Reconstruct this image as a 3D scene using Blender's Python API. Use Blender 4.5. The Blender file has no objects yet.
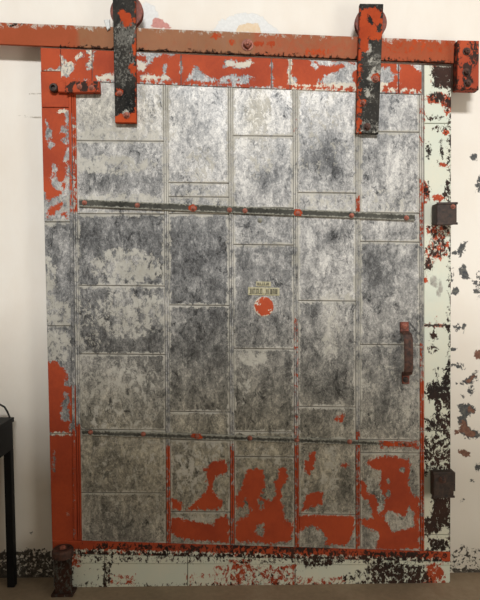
import bpy, bmesh, math, random
import numpy as np
from mathutils import Vector, Matrix

random.seed(7)
scene = bpy.context.scene
COL = scene.collection

# ------------------------------------------------------------------ camera
F_PX = 560.0
CAM = np.array([0.0, -2.69, 1.446])
WALL_Y = 0.0
DOOR_Y = -0.09
OCCLUDER_TOP_Z = 3.77
_up = np.array([-180.0, 15300.0, 560.0]); _up /= np.linalg.norm(_up)     # world Z in camera axes
_fw = np.array([0.0, 0.0, -1.0]); _fw -= _up * _fw.dot(_up); _fw /= np.linalg.norm(_fw)
_rt = np.cross(_fw, _up)
ROT = np.array([_rt, _fw, _up])                                           # camera axes -> world axes
cam_data = bpy.data.cameras.new('camera')
cam = bpy.data.objects.new('camera', cam_data); COL.objects.link(cam)
cam_data.sensor_width = 36.0
cam_data.lens = 36.0 * F_PX / 600.0
cam_data.clip_start = 0.05
_m = Matrix.Identity(4)
for i in range(3):
    for j in range(3): _m[i][j] = float(ROT[i][j])
    _m[i][3] = float(CAM[i])
cam.matrix_world = _m
scene.camera = cam

# ------------------------------------------------------------------ world, lights, exposure
world = bpy.data.worlds.new('world'); scene.world = world
world.use_nodes = True
bg = world.node_tree.nodes['Background']
bg.inputs[0].default_value = (1.0, 0.97, 0.87, 1); bg.inputs[1].default_value = 0.37

def area(name, loc, target, size, size_y, power, colour):
    l = bpy.data.lights.new(name, 'AREA'); l.shape = 'RECTANGLE'
    l.size = size; l.size_y = size_y; l.energy = power; l.color = colour
    o = bpy.data.objects.new(name, l); COL.objects.link(o)
    o.location = loc
    o.rotation_euler = (Vector(target) - Vector(loc)).to_track_quat('-Z', 'Y').to_euler()
    return o
# daylight passing over the added occluder wall behind the camera, and from a doorway off to the right
area('clerestory_daylight', (0.4, -7.5, 6.0), (0.1, 0.0, 1.9), 2.2, 0.60, 575.0, (0.98, 0.99, 1.0))
area('doorway_daylight', (2.7, -2.8, 1.1), (0.7, 0.0, 0.6), 1.0, 1.7, 36.0, (1.0, 0.95, 0.85))
scene.view_settings.view_transform = 'Standard'
scene.view_settings.look = 'None'
scene.view_settings.exposure = 0.0
scene.view_settings.gamma = 1.0
scene.view_settings.use_curve_mapping = False

# ------------------------------------------------------------------ photo frame <-> place
def P(px, py, Y=DOOR_Y):
    d = ROT @ np.array([(px - 240.0) / F_PX, -(py - 300.0) / F_PX, -1.0])
    t = (Y - CAM[1]) / d[1]
    return Vector((CAM + d * t).tolist())

def to_px(co):
    q = (co - CAM) @ ROT.T.T if False else (co - CAM) @ np.linalg.inv(ROT).T
    return 240.0 + F_PX * q[:, 0] / -q[:, 2], 300.0 - F_PX * q[:, 1] / -q[:, 2]

# ------------------------------------------------------------------ wear fields (signed distance, about one unit per half centimetre)
def sd_poly(x, y, pts):
    d = np.full(x.shape, 1e9); inside = np.zeros(x.shape, bool); n = len(pts)
    for i in range(n):
        ax, ay = pts[i]; bx, by = pts[(i + 1) % n]
        ex, ey = bx - ax, by - ay; L = ex * ex + ey * ey + 1e-9
        t = np.clip(((x - ax) * ex + (y - ay) * ey) / L, 0, 1)
        d = np.minimum(d, (x - ax - t * ex) ** 2 + (y - ay - t * ey) ** 2)
        c = (ay > y) != (by > y)
        inside ^= c & (x < (bx - ax) * (y - ay) / ((by - ay) if abs(by - ay) > 1e-9 else 1e-9) + ax)
    d = np.sqrt(d)
    return np.where(inside, d, -d)
def sd_ell(x, y, cx, cy, rx, ry, rot=0.0):
    c, s = math.cos(math.radians(rot)), math.sin(math.radians(rot))
    u = ((x - cx) * c + (y - cy) * s) / rx; v = (-(x - cx) * s + (y - cy) * c) / ry
    return (1 - np.sqrt(u * u + v * v)) * min(rx, ry) * 1.3
def Z(ox, oy, s, pts): return [(ox + a / s, oy + b / s) for a, b in pts]
def R(x0, y0, x1, y1): return [(x0, y0), (x1, y0), (x1, y1), (x0, y1)]
BIG = 14.0
class Field:
    """a list of painted-on and scraped-off shapes, evaluated at any vertices"""
    def __init__(self, base=-BIG): self.base = base; self.ops = []
    def add(self, pts, cap=BIG): self.ops.append(('a', 'p', pts, cap)); return self
    def adde(self, *e, cap=BIG): self.ops.append(('a', 'e', e, cap)); return self
    def sub(self, pts, cap=BIG): self.ops.append(('s', 'p', pts, cap)); return self
    def sube(self, *e, cap=BIG): self.ops.append(('s', 'e', e, cap)); return self
    def __call__(self, x, y):
        f = np.full(x.shape, float(self.base))
        for op, k, sh, cap in self.ops:
            sd = sd_poly(x, y, sh) if k == 'p' else sd_ell(x, y, *sh)
            sd = np.clip(sd, -BIG, cap)
            f = np.maximum(f, sd) if op == 'a' else np.minimum(f, -sd)
        return f
class Tone:
    """soft lighter and darker tones, as rectangles, blobs and rings"""
    def __init__(self, base=0.5): self.base = base; self.ops = []
    def rect(self, x0, y0, x1, y1, v): self.ops.append(('r', (x0, y0, x1, y1), v)); return self
    def blob(self, cx, cy, rx, ry, dv, rot=0): self.ops.append(('b', (cx, cy, rx, ry, rot), dv)); return self
    def ring(self, cx, cy, r, dv): self.ops.append(('o', (cx, cy, r), dv)); return self
    def __call__(self, x, y):
        f = np.full(x.shape, float(self.base))
        for k, a, v in self.ops:
            if k == 'r': f = np.where((x >= a[0]) & (x < a[2]) & (y >= a[1]) & (y < a[3]), v, f)
            elif k == 'b':
                c, s = math.cos(math.radians(a[4])), math.sin(math.radians(a[4]))
                u = ((x - a[0]) * c + (y - a[1]) * s) / a[2]; w = (-(x - a[0]) * s + (y - a[1]) * c) / a[3]
                f = f + v * np.exp(-(u * u + w * w) * 1.4)
            else:
                r = np.hypot(x - a[0], y - a[1]); f = f + v * np.exp(-((r - a[2]) / 1.2) ** 2)
        return f

# ------------------------------------------------------------------ materials
def node(nt, t, **kw):
    n = nt.nodes.new(t)
    for k, v in kw.items(): setattr(n, k, v)
    return n
def math_(nt, op, a, b=None, c=None):
    n = node(nt, 'ShaderNodeMath', operation=op)
    for i, v in enumerate((a, b, c)):
        if v is None: continue
        if isinstance(v, (int, float)): n.inputs[i].default_value = v
        else: nt.links.new(v, n.inputs[i])
    return n.outputs[0]
def mixc(nt, f, a, b):
    n = node(nt, 'ShaderNodeMix', data_type='RGBA')
    for i, v in ((0, f), (6, a), (7, b)):
        if isinstance(v, (int, float)): n.inputs[i].default_value = v
        elif isinstance(v, tuple): n.inputs[i].default_value = (*v, 1)
        else: nt.links.new(v, n.inputs[i])
    return n.outputs[2]
def mixc_mul(nt, a, b):
    n = node(nt, 'ShaderNodeMix', data_type='RGBA', blend_type='MULTIPLY'); n.inputs[0].default_value = 1.0
    nt.links.new(a, n.inputs[6]); n.inputs[7].default_value = (*b, 1); return n.outputs[2]
def noise(nt, vec, scale, detail=5, rough=0.6, dist=0.0):
    n = node(nt, 'ShaderNodeTexNoise'); n.inputs['Scale'].default_value = scale
    n.inputs['Detail'].default_value = detail; n.inputs['Roughness'].default_value = rough
    n.inputs['Distortion'].default_value = dist
    nt.links.new(vec, n.inputs['Vector']); return n.outputs[0]
def mapping(nt, vec, loc=(0, 0, 0), scale=(1, 1, 1), rot=(0, 0, 0)):
    n = node(nt, 'ShaderNodeMapping'); n.inputs[1].default_value = loc; n.inputs[3].default_value = scale
    n.inputs[2].default_value = rot
    nt.links.new(vec, n.inputs[0]); return n.outputs[0]
def ramp(nt, fac, stops):
    n = node(nt, 'ShaderNodeValToRGB'); e = n.color_ramp.elements
    while len(e) < len(stops): e.new(0.5)
    for i, (p, c) in enumerate(stops): e[i].position = p; e[i].color = (*c, 1)
    nt.links.new(fac, n.inputs[0]); return n.outputs[0]
def sstep(nt, v, lo, hi):
    n = node(nt, 'ShaderNodeMapRange', interpolation_type='SMOOTHSTEP')
    n.inputs[1].default_value = lo; n.inputs[2].default_value = hi
    nt.links.new(v, n.inputs[0]); return n.outputs[0]
def attr(nt, name):
    n = node(nt, 'ShaderNodeAttribute', attribute_name=name); return n.outputs['Fac']

LAYERS = {   # attribute: (colour, second colour, jitter, noise scale, roughness, edge softness, opacity)
    'pale':  ((0.56, 0.535, 0.47), (0.40, 0.38, 0.32), 19.0, 30.0, 0.7, 1.4, 0.78),
    'green': ((0.62, 0.65, 0.55), (0.67, 0.66, 0.54), 4.0, 40.0, 0.55, 0.7, 1.0),
    'red':   ((0.44, 0.068, 0.020), (0.32, 0.046, 0.016), 8.0, 55.0, 0.75, 0.6, 1.0),
    'cream': ((0.72, 0.64, 0.50), (0.56, 0.53, 0.46), 7.0, 60.0, 0.7, 0.7, 0.95),
    'rust':  ((0.014, 0.009, 0.007), (0.048, 0.021, 0.014), 13.0, 60.0, 0.8, 0.9, 1.0),
    'edging': ((0.40, 0.39, 0.33), (0.30, 0.29, 0.24), 4.0, 90.0, 0.8, 0.8, 0.8),
    'fleck': ((0.22, 0.21, 0.185), (0.12, 0.115, 0.10), 13.0, 110.0, 0.8, 1.5, 0.8),
    'slate': ((0.050, 0.055, 0.065), (0.09, 0.095, 0.10), 6.0, 40.0, 0.8, 0.7, 1.0),
}
def weathered(name, base, layers, rough=0.5, metal=0.0, bump=0.25, streak=0.5):
    m = bpy.data.materials.new(name); m.use_nodes = True; nt = m.node_tree
    bsdf = nt.nodes['Principled BSDF']
    tc = node(nt, 'ShaderNodeTexCoord').outputs['Object']
    big = noise(nt, mapping(nt, tc, (3, 1, 2)), 5.0, 4, 0.6, 0.3)
    mid = noise(nt, mapping(nt, tc, (1, 5, 9), (1, 1, streak)), 22.0, 6, 0.7, 0.6)
    fine = noise(nt, mapping(nt, tc, (7, 2, 4), (1, 1, 0.7)), 85.0, 4, 0.65)
    if base == 'galv':
        t = attr(nt, 'tone')
        grain = noise(nt, mapping(nt, tc, (3, 8, 2), (1, 1, 0.8)), 75.0, 8, 0.85, 1.0)
        v = math_(nt, 'MULTIPLY_ADD', math_(nt, 'SUBTRACT', mid, 0.5), 1.3, t)
        v = math_(nt, 'MULTIPLY_ADD', math_(nt, 'SUBTRACT', grain, 0.5), 2.0, v)
        v = math_(nt, 'MULTIPLY_ADD', math_(nt, 'SUBTRACT', big, 0.5), 0.6, v)
        patchy = sstep(nt, noise(nt, mapping(nt, tc, (1, 2, 6)), 7.0, 3, 0.5), 0.40, 0.62)
        smear = sstep(nt, noise(nt, mapping(nt, tc, (6, 1, 3), (1, 1, 0.6), (0, 0.35, 0)), 24.0, 9, 0.82, 0.8), 0.53, 0.63)
        v = math_(nt, 'SUBTRACT', v, math_(nt, 'MULTIPLY', math_(nt, 'MULTIPLY', smear, 0.50), math_(nt, 'MULTIPLY_ADD', patchy, 0.7, 0.3)))
        wipe = sstep(nt, noise(nt, mapping(nt, tc, (2, 9, 5), (1, 1, 0.3), (0, -0.4, 0)), 40.0, 6, 0.75, 1.5), 0.55, 0.68)
        v = math_(nt, 'MULTIPLY_ADD', wipe, 0.20, v)
        col = ramp(nt, v, [(0.0, (0.030, 0.030, 0.030)), (0.25, (0.085, 0.085, 0.086)), (0.5, (0.185, 0.185, 0.182)),
                           (0.75, (0.37, 0.36, 0.345)), (1.0, (0.62, 0.60, 0.56))])
        col = mixc(nt, attr(nt, 'warm'), col, mixc_mul(nt, col, (1.0, 0.94, 0.76)))
    else:
        v = math_(nt, 'MULTIPLY_ADD', math_(nt, 'SUBTRACT', mid, 0.5), 0.8, big)
        col = ramp(nt, v, [(0.25, base[0]), (0.75, base[1])])
        col0 = col
    r = math_(nt, 'MULTIPLY_ADD', math_(nt, 'SUBTRACT', mid, 0.5), 0.5, rough)
    mt = metal
    h = math_(nt, 'MULTIPLY', mid, 0.5)
    for i, L in enumerate(layers):
        c1, c2, amp, sc, lr, sf, op = LAYERS[L]
        n1 = noise(nt, mapping(nt, tc, (11.3 * i + 4, 3.1 * i, 7.7 * i), (1, 1, 0.75)), sc, 8 if L == 'pale' else 6, 0.80 if L == 'pale' else 0.72, 0.4)
        n2 = noise(nt, mapping(nt, tc, (5.3 * i + 2, 9.1 * i, 1.7 * i)), 6.0, 3, 0.5)
        f = math_(nt, 'MULTIPLY_ADD', math_(nt, 'SUBTRACT', n1, 0.5), amp * 2.0, attr(nt, L))
        mk = math_(nt, 'MULTIPLY', sstep(nt, f, -sf, sf), op)
        c = mixc(nt, sstep(nt, math_(nt, 'MULTIPLY_ADD', fine, 0.4, n2), 0.5, 0.95), c1, c2)
        col = mixc(nt, mk, col, c)
        inv = math_(nt, 'SUBTRACT', 1.0, mk)
        r = math_(nt, 'ADD', math_(nt, 'MULTIPLY', r, inv), math_(nt, 'MULTIPLY', mk, lr))
        mt = math_(nt, 'MULTIPLY', inv, mt)
        h = math_(nt, 'ADD', h, math_(nt, 'MULTIPLY', mk, 0.8 if L not in ('rust', 'slate') else -0.4))
    nt.links.new(col, bsdf.inputs['Base Color'])
    nt.links.new(r, bsdf.inputs['Roughness']); bsdf.inputs['Specular IOR Level'].default_value = 0.3 if base == 'galv' else 0.08
    if isinstance(mt, (int, float)): bsdf.inputs['Metallic'].default_value = mt
    else: nt.links.new(mt, bsdf.inputs['Metallic'])
    b = node(nt, 'ShaderNodeBump'); b.inputs['Strength'].default_value = bump; b.inputs['Distance'].default_value = 0.004
    nt.links.new(h, b.inputs['Height']); nt.links.new(b.outputs[0], bsdf.inputs['Normal'])
    return m
def plain(name, c1, c2, rough=0.6, scale=30.0, metal=0.0, bump=0.2):
    m = bpy.data.materials.new(name); m.use_nodes = True; nt = m.node_tree
    bsdf = nt.nodes['Principled BSDF']
    tc = node(nt, 'ShaderNodeTexCoord').outputs['Object']
    n = noise(nt, tc, scale, 6, 0.65, 0.3)
    nt.links.new(ramp(nt, n, [(0.35, c1), (0.65, c2)]), bsdf.inputs['Base Color'])
    bsdf.inputs['Roughness'].default_value = rough; bsdf.inputs['Metallic'].default_value = metal
    b = node(nt, 'ShaderNodeBump'); b.inputs['Strength'].default_value = bump; b.inputs['Distance'].default_value = 0.003
    nt.links.new(n, b.inputs['Height']); nt.links.new(b.outputs[0], bsdf.inputs['Normal'])
    return m

M_CLAD = weathered('tin_cladding', 'galv', ['pale', 'red'], 0.45, 0.22, 0.22)
M_EDGE = weathered('painted_tin', 'galv', ['pale', 'cream', 'green', 'red', 'rust'], 0.5, 0.15, 0.25)
M_IRON = weathered('black_iron', ((0.004, 0.004, 0.004), (0.050, 0.045, 0.038)), ['fleck', 'pale', 'red'], 0.6, 0.0, 0.4)
M_GREYIRON = weathered('flaking_strap_iron', ((0.018, 0.018, 0.015), (0.10, 0.097, 0.082)), ['edging', 'pale', 'red', 'rust'], 0.6, 0.1, 0.4)
LAYERS['redwash'] = ((0.32, 0.070, 0.026), (0.38, 0.078, 0.032), 5.0, 26.0, 0.55, 3.5, 0.95)
M_TRACK = weathered('track_paint', ((0.25, 0.110, 0.052), (0.30, 0.135, 0.068)), ['redwash', 'red', 'pale', 'rust'], 0.5, 0.0, 0.2)
M_RUST = plain('brown_rust', (0.022, 0.012, 0.009), (0.105, 0.042, 0.026), 0.65, 45, 0.1, 0.5)
M_REDRUST = plain('red_rust', (0.07, 0.020, 0.013), (0.24, 0.058, 0.032), 0.6, 60, 0.1, 0.5)
M_BOLT = plain('rusted_bolt', (0.16, 0.05, 0.03), (0.42, 0.14, 0.09), 0.6, 90, 0.1, 0.4)
M_DARKRUST = plain('dark_rust', (0.018, 0.013, 0.011), (0.060, 0.034, 0.024), 0.6, 50, 0.2, 0.5)
M_CORE = plain('door_core_tin', (0.10, 0.09, 0.08), (0.2, 0.18, 0.16), 0.6, 20)
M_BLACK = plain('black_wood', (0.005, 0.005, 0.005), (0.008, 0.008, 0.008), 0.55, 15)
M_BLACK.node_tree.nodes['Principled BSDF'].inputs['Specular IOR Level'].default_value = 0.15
M_CABLE = plain('black_rubber', (0.007, 0.007, 0.007), (0.012, 0.012, 0.012), 0.5, 30)
M_BRASS = plain('pale_brass', (0.34, 0.31, 0.18), (0.50, 0.46, 0.32), 0.5, 80, 0.3)
M_LETTER = plain('dark_lettering', (0.03, 0.028, 0.018), (0.08, 0.07, 0.045), 0.6, 120)
M_WHITE = plain('white_flaking_paint', (0.55, 0.56, 0.54), (0.75, 0.75, 0.72), 0.6, 60)

# ------------------------------------------------------------------ mesh helpers
BASE = {}
def grid_faces(bm, rows):
    for a, b in zip(rows[:-1], rows[1:]):
        for i in range(len(a) - 1): bm.faces.new((a[i], b[i], b[i + 1], a[i + 1]))
def wob(x, z, s):
    return (math.sin(x * 9 + s) * math.sin(z * 7 + 2 * s) + 0.6 * math.sin(x * 23 + 3 * s + z * 5) * math.sin(z * 19 + s)) * 0.6
def slab(bm, c, Yf, Yb, step=2.5, bev=0.0015, pillow=0.0, seed=0.0):
    """a sheet or bar: four corners (tl, tr, br, bl) on the plane Yf, carried back squarely to Yb"""
    tl, tr, br, bl = [P(p[0], p[1], Yf) for p in c]
    w = max((tr - tl).length, (br - bl).length); h = max((bl - tl).length, (br - tr).length)
    def ticks(n, L):
        n = max(1, int(n)); e = min(0.45, bev / max(L, 1e-6))
        return [0.0] + [e + (1 - 2 * e) * i / n for i in range(n + 1)] + [1.0]
    st = step * 0.00464
    us, vs = ticks(w / st, w), ticks(h / st, h)
    rows = []
    for j, v in enumerate(vs):
        row = []
        for i, u in enumerate(us):
            p = (tl * (1 - u) + tr * u) * (1 - v) + (bl * (1 - u) + br * u) * v
            edge = i in (0, len(us) - 1) or j in (0, len(vs) - 1)
            y = Yf + (bev if edge else 0.0)
            if pillow and not edge: y += pillow * wob(p.x, p.z, seed)
            row.append(bm.verts.new((p.x, y, p.z)))
        rows.append(row)
    grid_faces(bm, rows)
    ring = rows[0][:] + [r[-1] for r in rows[1:]] + rows[-1][-2::-1] + [r[0] for r in rows[-2:0:-1]]
    back = [bm.verts.new((v.co.x, Yb, v.co.z)) for v in ring]
    n = len(ring)
    for i in range(n): bm.faces.new((ring[(i + 1) % n], back[(i + 1) % n], back[i], ring[i])[::-1])
    bm.faces.new(back)
def box(bm, x0, x1, y0, y1, z0, z1, bev=0.003):
    r = bmesh.ops.create_cube(bm, size=1.0)
    for v in r['verts']:
        v.co = Vector(((x0 + x1) / 2 + v.co.x * (x1 - x0), (y0 + y1) / 2 + v.co.y * (y1 - y0), (z0 + z1) / 2 + v.co.z * (z1 - z0)))
    if bev:
        ed = list({e for v in r['verts'] for e in v.link_edges})
        bmesh.ops.bevel(bm, geom=ed, offset=bev, segments=2, affect='EDGES', profile=0.6)
def lathe(bm, centre, prof, axis='Y', n=28, rot=0.0):
    """prof: list of (offset along axis, radius)"""
    rows = []
    for d, r in prof:
        row = []
        for i in range(n):
            a = 2 * math.pi * i / n + rot
            u, v = r * math.cos(a), r * math.sin(a)
            row.append(bm.verts.new(centre + (Vector((u, d, v)) if axis == 'Y' else Vector((u, v, d)))))
        rows.append(row)
    for a, b in zip(rows[:-1], rows[1:]):
        for i in range(n): bm.faces.new((a[i], a[(i + 1) % n], b[(i + 1) % n], b[i]))
    bm.faces.new(rows[0]); bm.faces.new(rows[-1][::-1])
def bolt_bm(px, py, Yp, r=0.011, h=0.012, sides=6, rot=0.2):
    bm = bmesh.new(); c = P(px, py, Yp - h)
    c = Vector((c.x, Yp, c.z))
    lathe(bm, c, [(0, r * 1.35), (-0.003, r * 1.35), (-0.0032, r * 1.3)], 'Y', 14)
    lathe(bm, c, [(-0.003, r), (-h * 0.8, r), (-h, r * 0.72)], 'Y', sides, rot)
    lathe(bm, c, [(-h * 0.9, r * 0.45), (-h * 1.25, r * 0.4), (-h * 1.35, r * 0.2)], 'Y', 10)
    return bm
def tube(bm, pts, r, n=10):
    rows = []
    for i, p in enumerate(pts):
        t = (pts[min(i + 1, len(pts) - 1)] - pts[max(i - 1, 0)]).normalized()
        a = t.cross(Vector((0, 1, 0.3))).normalized(); b = t.cross(a)
        rows.append([bm.verts.new(p + a * r * math.cos(2 * math.pi * k / n) + b * r * math.sin(2 * math.pi * k / n)) for k in range(n)])
    for a, b in zip(rows[:-1], rows[1:]):
        for i in range(n): bm.faces.new((a[i], a[(i + 1) % n], b[(i + 1) % n], b[i]))
    bm.faces.new(rows[0]); bm.faces.new(rows[-1][::-1])

def build(name, bm, mat, parent=None, fields=None, smooth=False, origin=None, label=None):
    bmesh.ops.recalc_face_normals(bm, faces=bm.faces)
    off = BASE.get(parent.name) if parent else (Vector(origin) if origin else Vector((0, 0, 0)))
    me = bpy.data.meshes.new(name)
    co = np.array([v.co[:] for v in bm.verts])
    for v in bm.verts: v.co -= off
    bm.to_mesh(me); bm.free()
    if fields is not None:
        x, y = to_px(co)
        for k, f in fields.items():
            a = me.attributes.new(k, 'FLOAT', 'POINT')
            a.data.foreach_set('value', (f(x, y) if callable(f) else np.full(len(co), float(f))).astype(np.float32))
    me.materials.append(mat)
    if smooth:
        for p in me.polygons: p.use_smooth = True
    o = bpy.data.objects.new(name, me); COL.objects.link(o)
    if parent: o.parent = parent; BASE[o.name] = off
    else: o.location = off; BASE[o.name] = off
    if label: o['label'] = label
    return o
def thing(name, loc, label, cat, group=None):
    o = bpy.data.objects.new(name, None); COL.objects.link(o); o.location = loc
    o.empty_display_size = 0.1
    o['label'] = label; o['category'] = cat
    if group: o['group'] = group
    BASE[o.name] = Vector(loc)
    return o
def defaults(names, **kw):
    d = {n: -BIG for n in names}
    d.update(kw); return d

# ================================================================== SETTING: wall and floor
slate = Field()
slate.add(Z(416, 200, 4.28, [(148, 218), (180, 213), (196, 180), (215, 178), (211, 208), (190, 228), (155, 238)]))
slate.add(Z(416, 200, 4.28, [(188, 290), (205, 272), (217, 300), (232, 342), (210, 343), (184, 316)]))
slate.adde(474, 157, 3, 4).adde(478.5, 184, 3, 7, cap=1.0).adde(452, 275, 1.6, 5).adde(455, 292, 4, 5, cap=0.8)
slate.adde(478, 286, 4, 11, cap=0.2).adde(457, 327, 3, 4, cap=1.2).adde(459, 366, 6, 2.6, 10).adde(463, 396, 2.2, 2.2).adde(453, 349, 3, 2).adde(464, 327, 1.2, 4)
slate.add(Z(416, 320, 4.28, [(168, 272), (205, 262), (242, 233), (264, 218), (262, 247), (242, 262), (272, 271), (215, 277)]))
slate.add(Z(416, 320, 4.28, [(180, 360), (230, 356), (255, 380), (252, 403), (226, 406), (216, 425), (222, 450), (252, 473), (274, 478), (272, 500), (255, 510), (218, 508), (186, 482), (190, 455), (172, 420), (192, 408), (186, 385)]))
slate.add(Z(416, 440, 3.75, [(218, 88), (240, 88), (240, 122), (224, 112)]))
slate.adde(471, 391, 4, 4, cap=0.4).adde(460, 255, 3, 3, cap=0.3).adde(472, 480, 2, 2).adde(462, 500, 1.6, 1.6)
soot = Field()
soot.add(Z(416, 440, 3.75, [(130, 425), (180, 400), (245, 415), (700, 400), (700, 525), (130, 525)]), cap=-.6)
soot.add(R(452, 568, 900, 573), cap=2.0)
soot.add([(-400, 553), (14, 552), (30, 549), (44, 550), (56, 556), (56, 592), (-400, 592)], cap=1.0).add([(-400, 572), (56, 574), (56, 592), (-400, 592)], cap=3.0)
slate.adde(31, 533, 1.2, 1.2).adde(97, 5, 1, 1).adde(13, 194, 0.9, 0.9)
crack = Field().add([(17, 115.6), (42, 116.4), (42, 118.6), (17, 116.8)]).add([(28, 93.2), (42, 93.6), (42, 95.2), (28, 94.2)])
rustw = Field()
rustw.adde(478, 355, 4.2, 4.6).add(Z(416, 320, 4.28, [(212, 268), (240, 243), (258, 230), (256, 246), (236, 262), (230, 272)]))
rustw.add(Z(416, 320, 4.28, [(190, 430), (212, 432), (220, 455), (250, 482), (258, 490), (245, 503), (216, 500), (190, 475)]))
rustw.add(Z(416, 320, 4.28, [(222, 366), (250, 385), (246, 400), (222, 395)]))
rustw.adde(457, 432, 2.6, 2.4).add(Z(416, 320, 4.28, [(178, 548), (200, 553), (234, 580), (210, 587), (184, 572)]))
rustw.add(Z(416, 440, 3.75, [(155, 28), (207, 48), (190, 64), (163, 46)]))
patch = Field().adde(147, 16, 11, 13, cap=9).add(Z(210, 0, 4, [(10, 118), (50, 75), (130, 52), (180, 50), (215, 75), (240, 95), (285, 128), (285, 150), (0, 150)]), cap=8)
pink = Field().add(Z(100, 0, 4, [(208, 112), (212, 70), (240, 76), (265, 90), (290, 115)]))
tan = Field().add(Z(210, 0, 4, [(102, 130), (112, 100), (150, 96), (195, 95), (205, 130)]))
grime = Tone(0.0).blob(20, 590, 200, 45, 0.6).blob(470, 580, 60, 45, 0.6).blob(480, 470, 60, 120, 0.15)

def wall_material():
    m = bpy.data.materials.new('limewashed_plaster'); m.use_nodes = True; nt = m.node_tree
    bsdf = nt.nodes['Principled BSDF']
    tc = node(nt, 'ShaderNodeTexCoord').outputs['Object']
    n1 = noise(nt, tc, 1.6, 5, 0.55, 0.4)
    n2 = noise(nt, mapping(nt, tc, (4, 0, 1), (1, 1, 0.4)), 9, 6, 0.6, 0.3)
    fine = noise(nt, tc, 70, 4, 0.6)
    v = math_(nt, 'MULTIPLY_ADD', math_(nt, 'SUBTRACT', n2, 0.5), 0.6, n1)
    col = ramp(nt, v, [(0.25, (0.77, 0.70, 0.61)), (0.75, (0.83, 0.785, 0.71))])
    g = math_(nt, 'MULTIPLY', attr(nt, 'grime'), math_(nt, 'MULTIPLY_ADD', n2, 1.2, 0.35))
    gm = node(nt, 'ShaderNodeClamp'); nt.links.new(g, gm.inputs[0])
    col = mixc(nt, gm.outputs[0], col, (0.40, 0.36, 0.28))
    h = math_(nt, 'MULTIPLY', n2, 0.8)
    for L, c1, c2, amp, sc in (('crack', (0.36, 0.31, 0.25), (0.45, 0.40, 0.32), 2.0, 60), ('patch', (0.70, 0.70, 0.68), (0.76, 0.76, 0.74), 7, 25), ('pink', (0.58, 0.26, 0.22), (0.5, 0.22, 0.19), 4, 30),
                               ('tan', (0.72, 0.55, 0.36), (0.74, 0.6, 0.44), 4, 30), ('soot', (0.035, 0.028, 0.022), (0.10, 0.085, 0.065), 9, 48), ('slate', (0.045, 0.048, 0.052), (0.12, 0.115, 0.10), 7, 42),
                               ('rustw', (0.14, 0.060, 0.036), (0.22, 0.10, 0.06), 5, 42)):
        n = noise(nt, mapping(nt, tc, (len(L) * 3.1, 0, sc * 0.37)), sc, 5, 0.65, 0.4)
        f = math_(nt, 'MULTIPLY_ADD', math_(nt, 'SUBTRACT', n, 0.5), amp * 2.0, attr(nt, L))
        mk = sstep(nt, f, -0.6, 0.6)
        col = mixc(nt, mk, col, mixc(nt, sstep(nt, fine, 0.4, 0.65), c1, c2))
        h = math_(nt, 'SUBTRACT', h, math_(nt, 'MULTIPLY', mk, 0.6))
    nt.links.new(col, bsdf.inputs['Base Color']); bsdf.inputs['Roughness'].default_value = 0.7
    h = math_(nt, 'MULTIPLY_ADD', fine, 0.15, h)
    b = node(nt, 'ShaderNodeBump'); b.inputs['Strength'].default_value = 0.3; b.inputs['Distance'].default_value = 0.004
    nt.links.new(h, b.inputs['Height']); nt.links.new(b.outputs[0], bsdf.inputs['Normal'])
    return m

def lines(lo, hi, fine_lo, fine_hi, step, coarse):
    a = list(np.arange(lo, fine_lo, coarse)); b = list(np.arange(fine_lo, fine_hi, step)); c = list(np.arange(fine_hi, hi + 0.001, coarse))
    return a + b + c
bm = bmesh.new()
pl = P(-20, 300, 0); pr = P(500, 300, 0); zt = P(240, -20, 0).z
xs = lines(-3.6, 3.6, pl.x, pr.x, 0.0125, 0.4)
zs = lines(-0.02, 4.6, 0.0, zt, 0.0125, 0.35)
rows = [[bm.verts.new((x, WALL_Y, z)) for x in xs] for z in zs]
grid_faces(bm, rows)
top = [v for v in rows[-1]]
ex = bmesh.ops.extrude_face_region(bm, geom=list(bm.faces))
for g in ex['geom']:
    if isinstance(g, bmesh.types.BMVert): g.co.y += 0.15
wall = build('wall_back', bm, wall_material(), fields={'slate': slate, 'soot': soot, 'crack': crack, 'rustw': rustw, 'patch': patch, 'pink': pink, 'tan': tan, 'grime': grime})
wall['kind'] = 'structure'

def floor_material():
    m = bpy.data.materials.new('worn_concrete'); m.use_nodes = True; nt = m.node_tree
    bsdf = nt.nodes['Principled BSDF']
    tc = node(nt, 'ShaderNodeTexCoord').outputs['Object']
    n1 = noise(nt, tc, 3, 6, 0.6, 0.5); n2 = noise(nt, tc, 40, 5, 0.6)
    v = math_(nt, 'MULTIPLY_ADD', math_(nt, 'SUBTRACT', n2, 0.5), 0.5, n1)
    nt.links.new(ramp(nt, v, [(0.25, (0.20, 0.145, 0.090)), (0.55, (0.29, 0.21, 0.135)), (0.8, (0.37, 0.28, 0.19))]), bsdf.inputs['Base Color'])
    bsdf.inputs['Roughness'].default_value = 0.65
    b = node(nt, 'ShaderNodeBump'); b.inputs['Strength'].default_value = 0.25; b.inputs['Distance'].default_value = 0.004
    nt.links.new(v, b.inputs['Height']); nt.links.new(b.outputs[0], bsdf.inputs['Normal'])
    return m
bm = bmesh.new(); box(bm, -3.6, 3.6, -4.2, 0.15, -0.12, 0.0, 0)
fl = build('floor', bm, floor_material()); fl['kind'] = 'structure'

# unseen wall added behind the camera to shade the lower part of the view
bm = bmesh.new(); box(bm, -3.6, 3.6, -4.35, -4.2, 0.0, OCCLUDER_TOP_Z, 0)
wf = build('occluder_wall', bm, plain('plain_plaster', (0.62, 0.55, 0.45), (0.70, 0.62, 0.52), 0.8, 4)); wf['kind'] = 'structure'

# ================================================================== THE SLIDING FIRE DOOR
def lerp(a, b, t): return a + (b - a) * t
dbase = P(262, 587, DOOR_Y)
door = thing('sliding_fire_door', (dbase.x, -0.06, dbase.z), 'big tin-clad sliding fire door with flaking red and pale green paint, hung from the red track', 'door')

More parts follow.
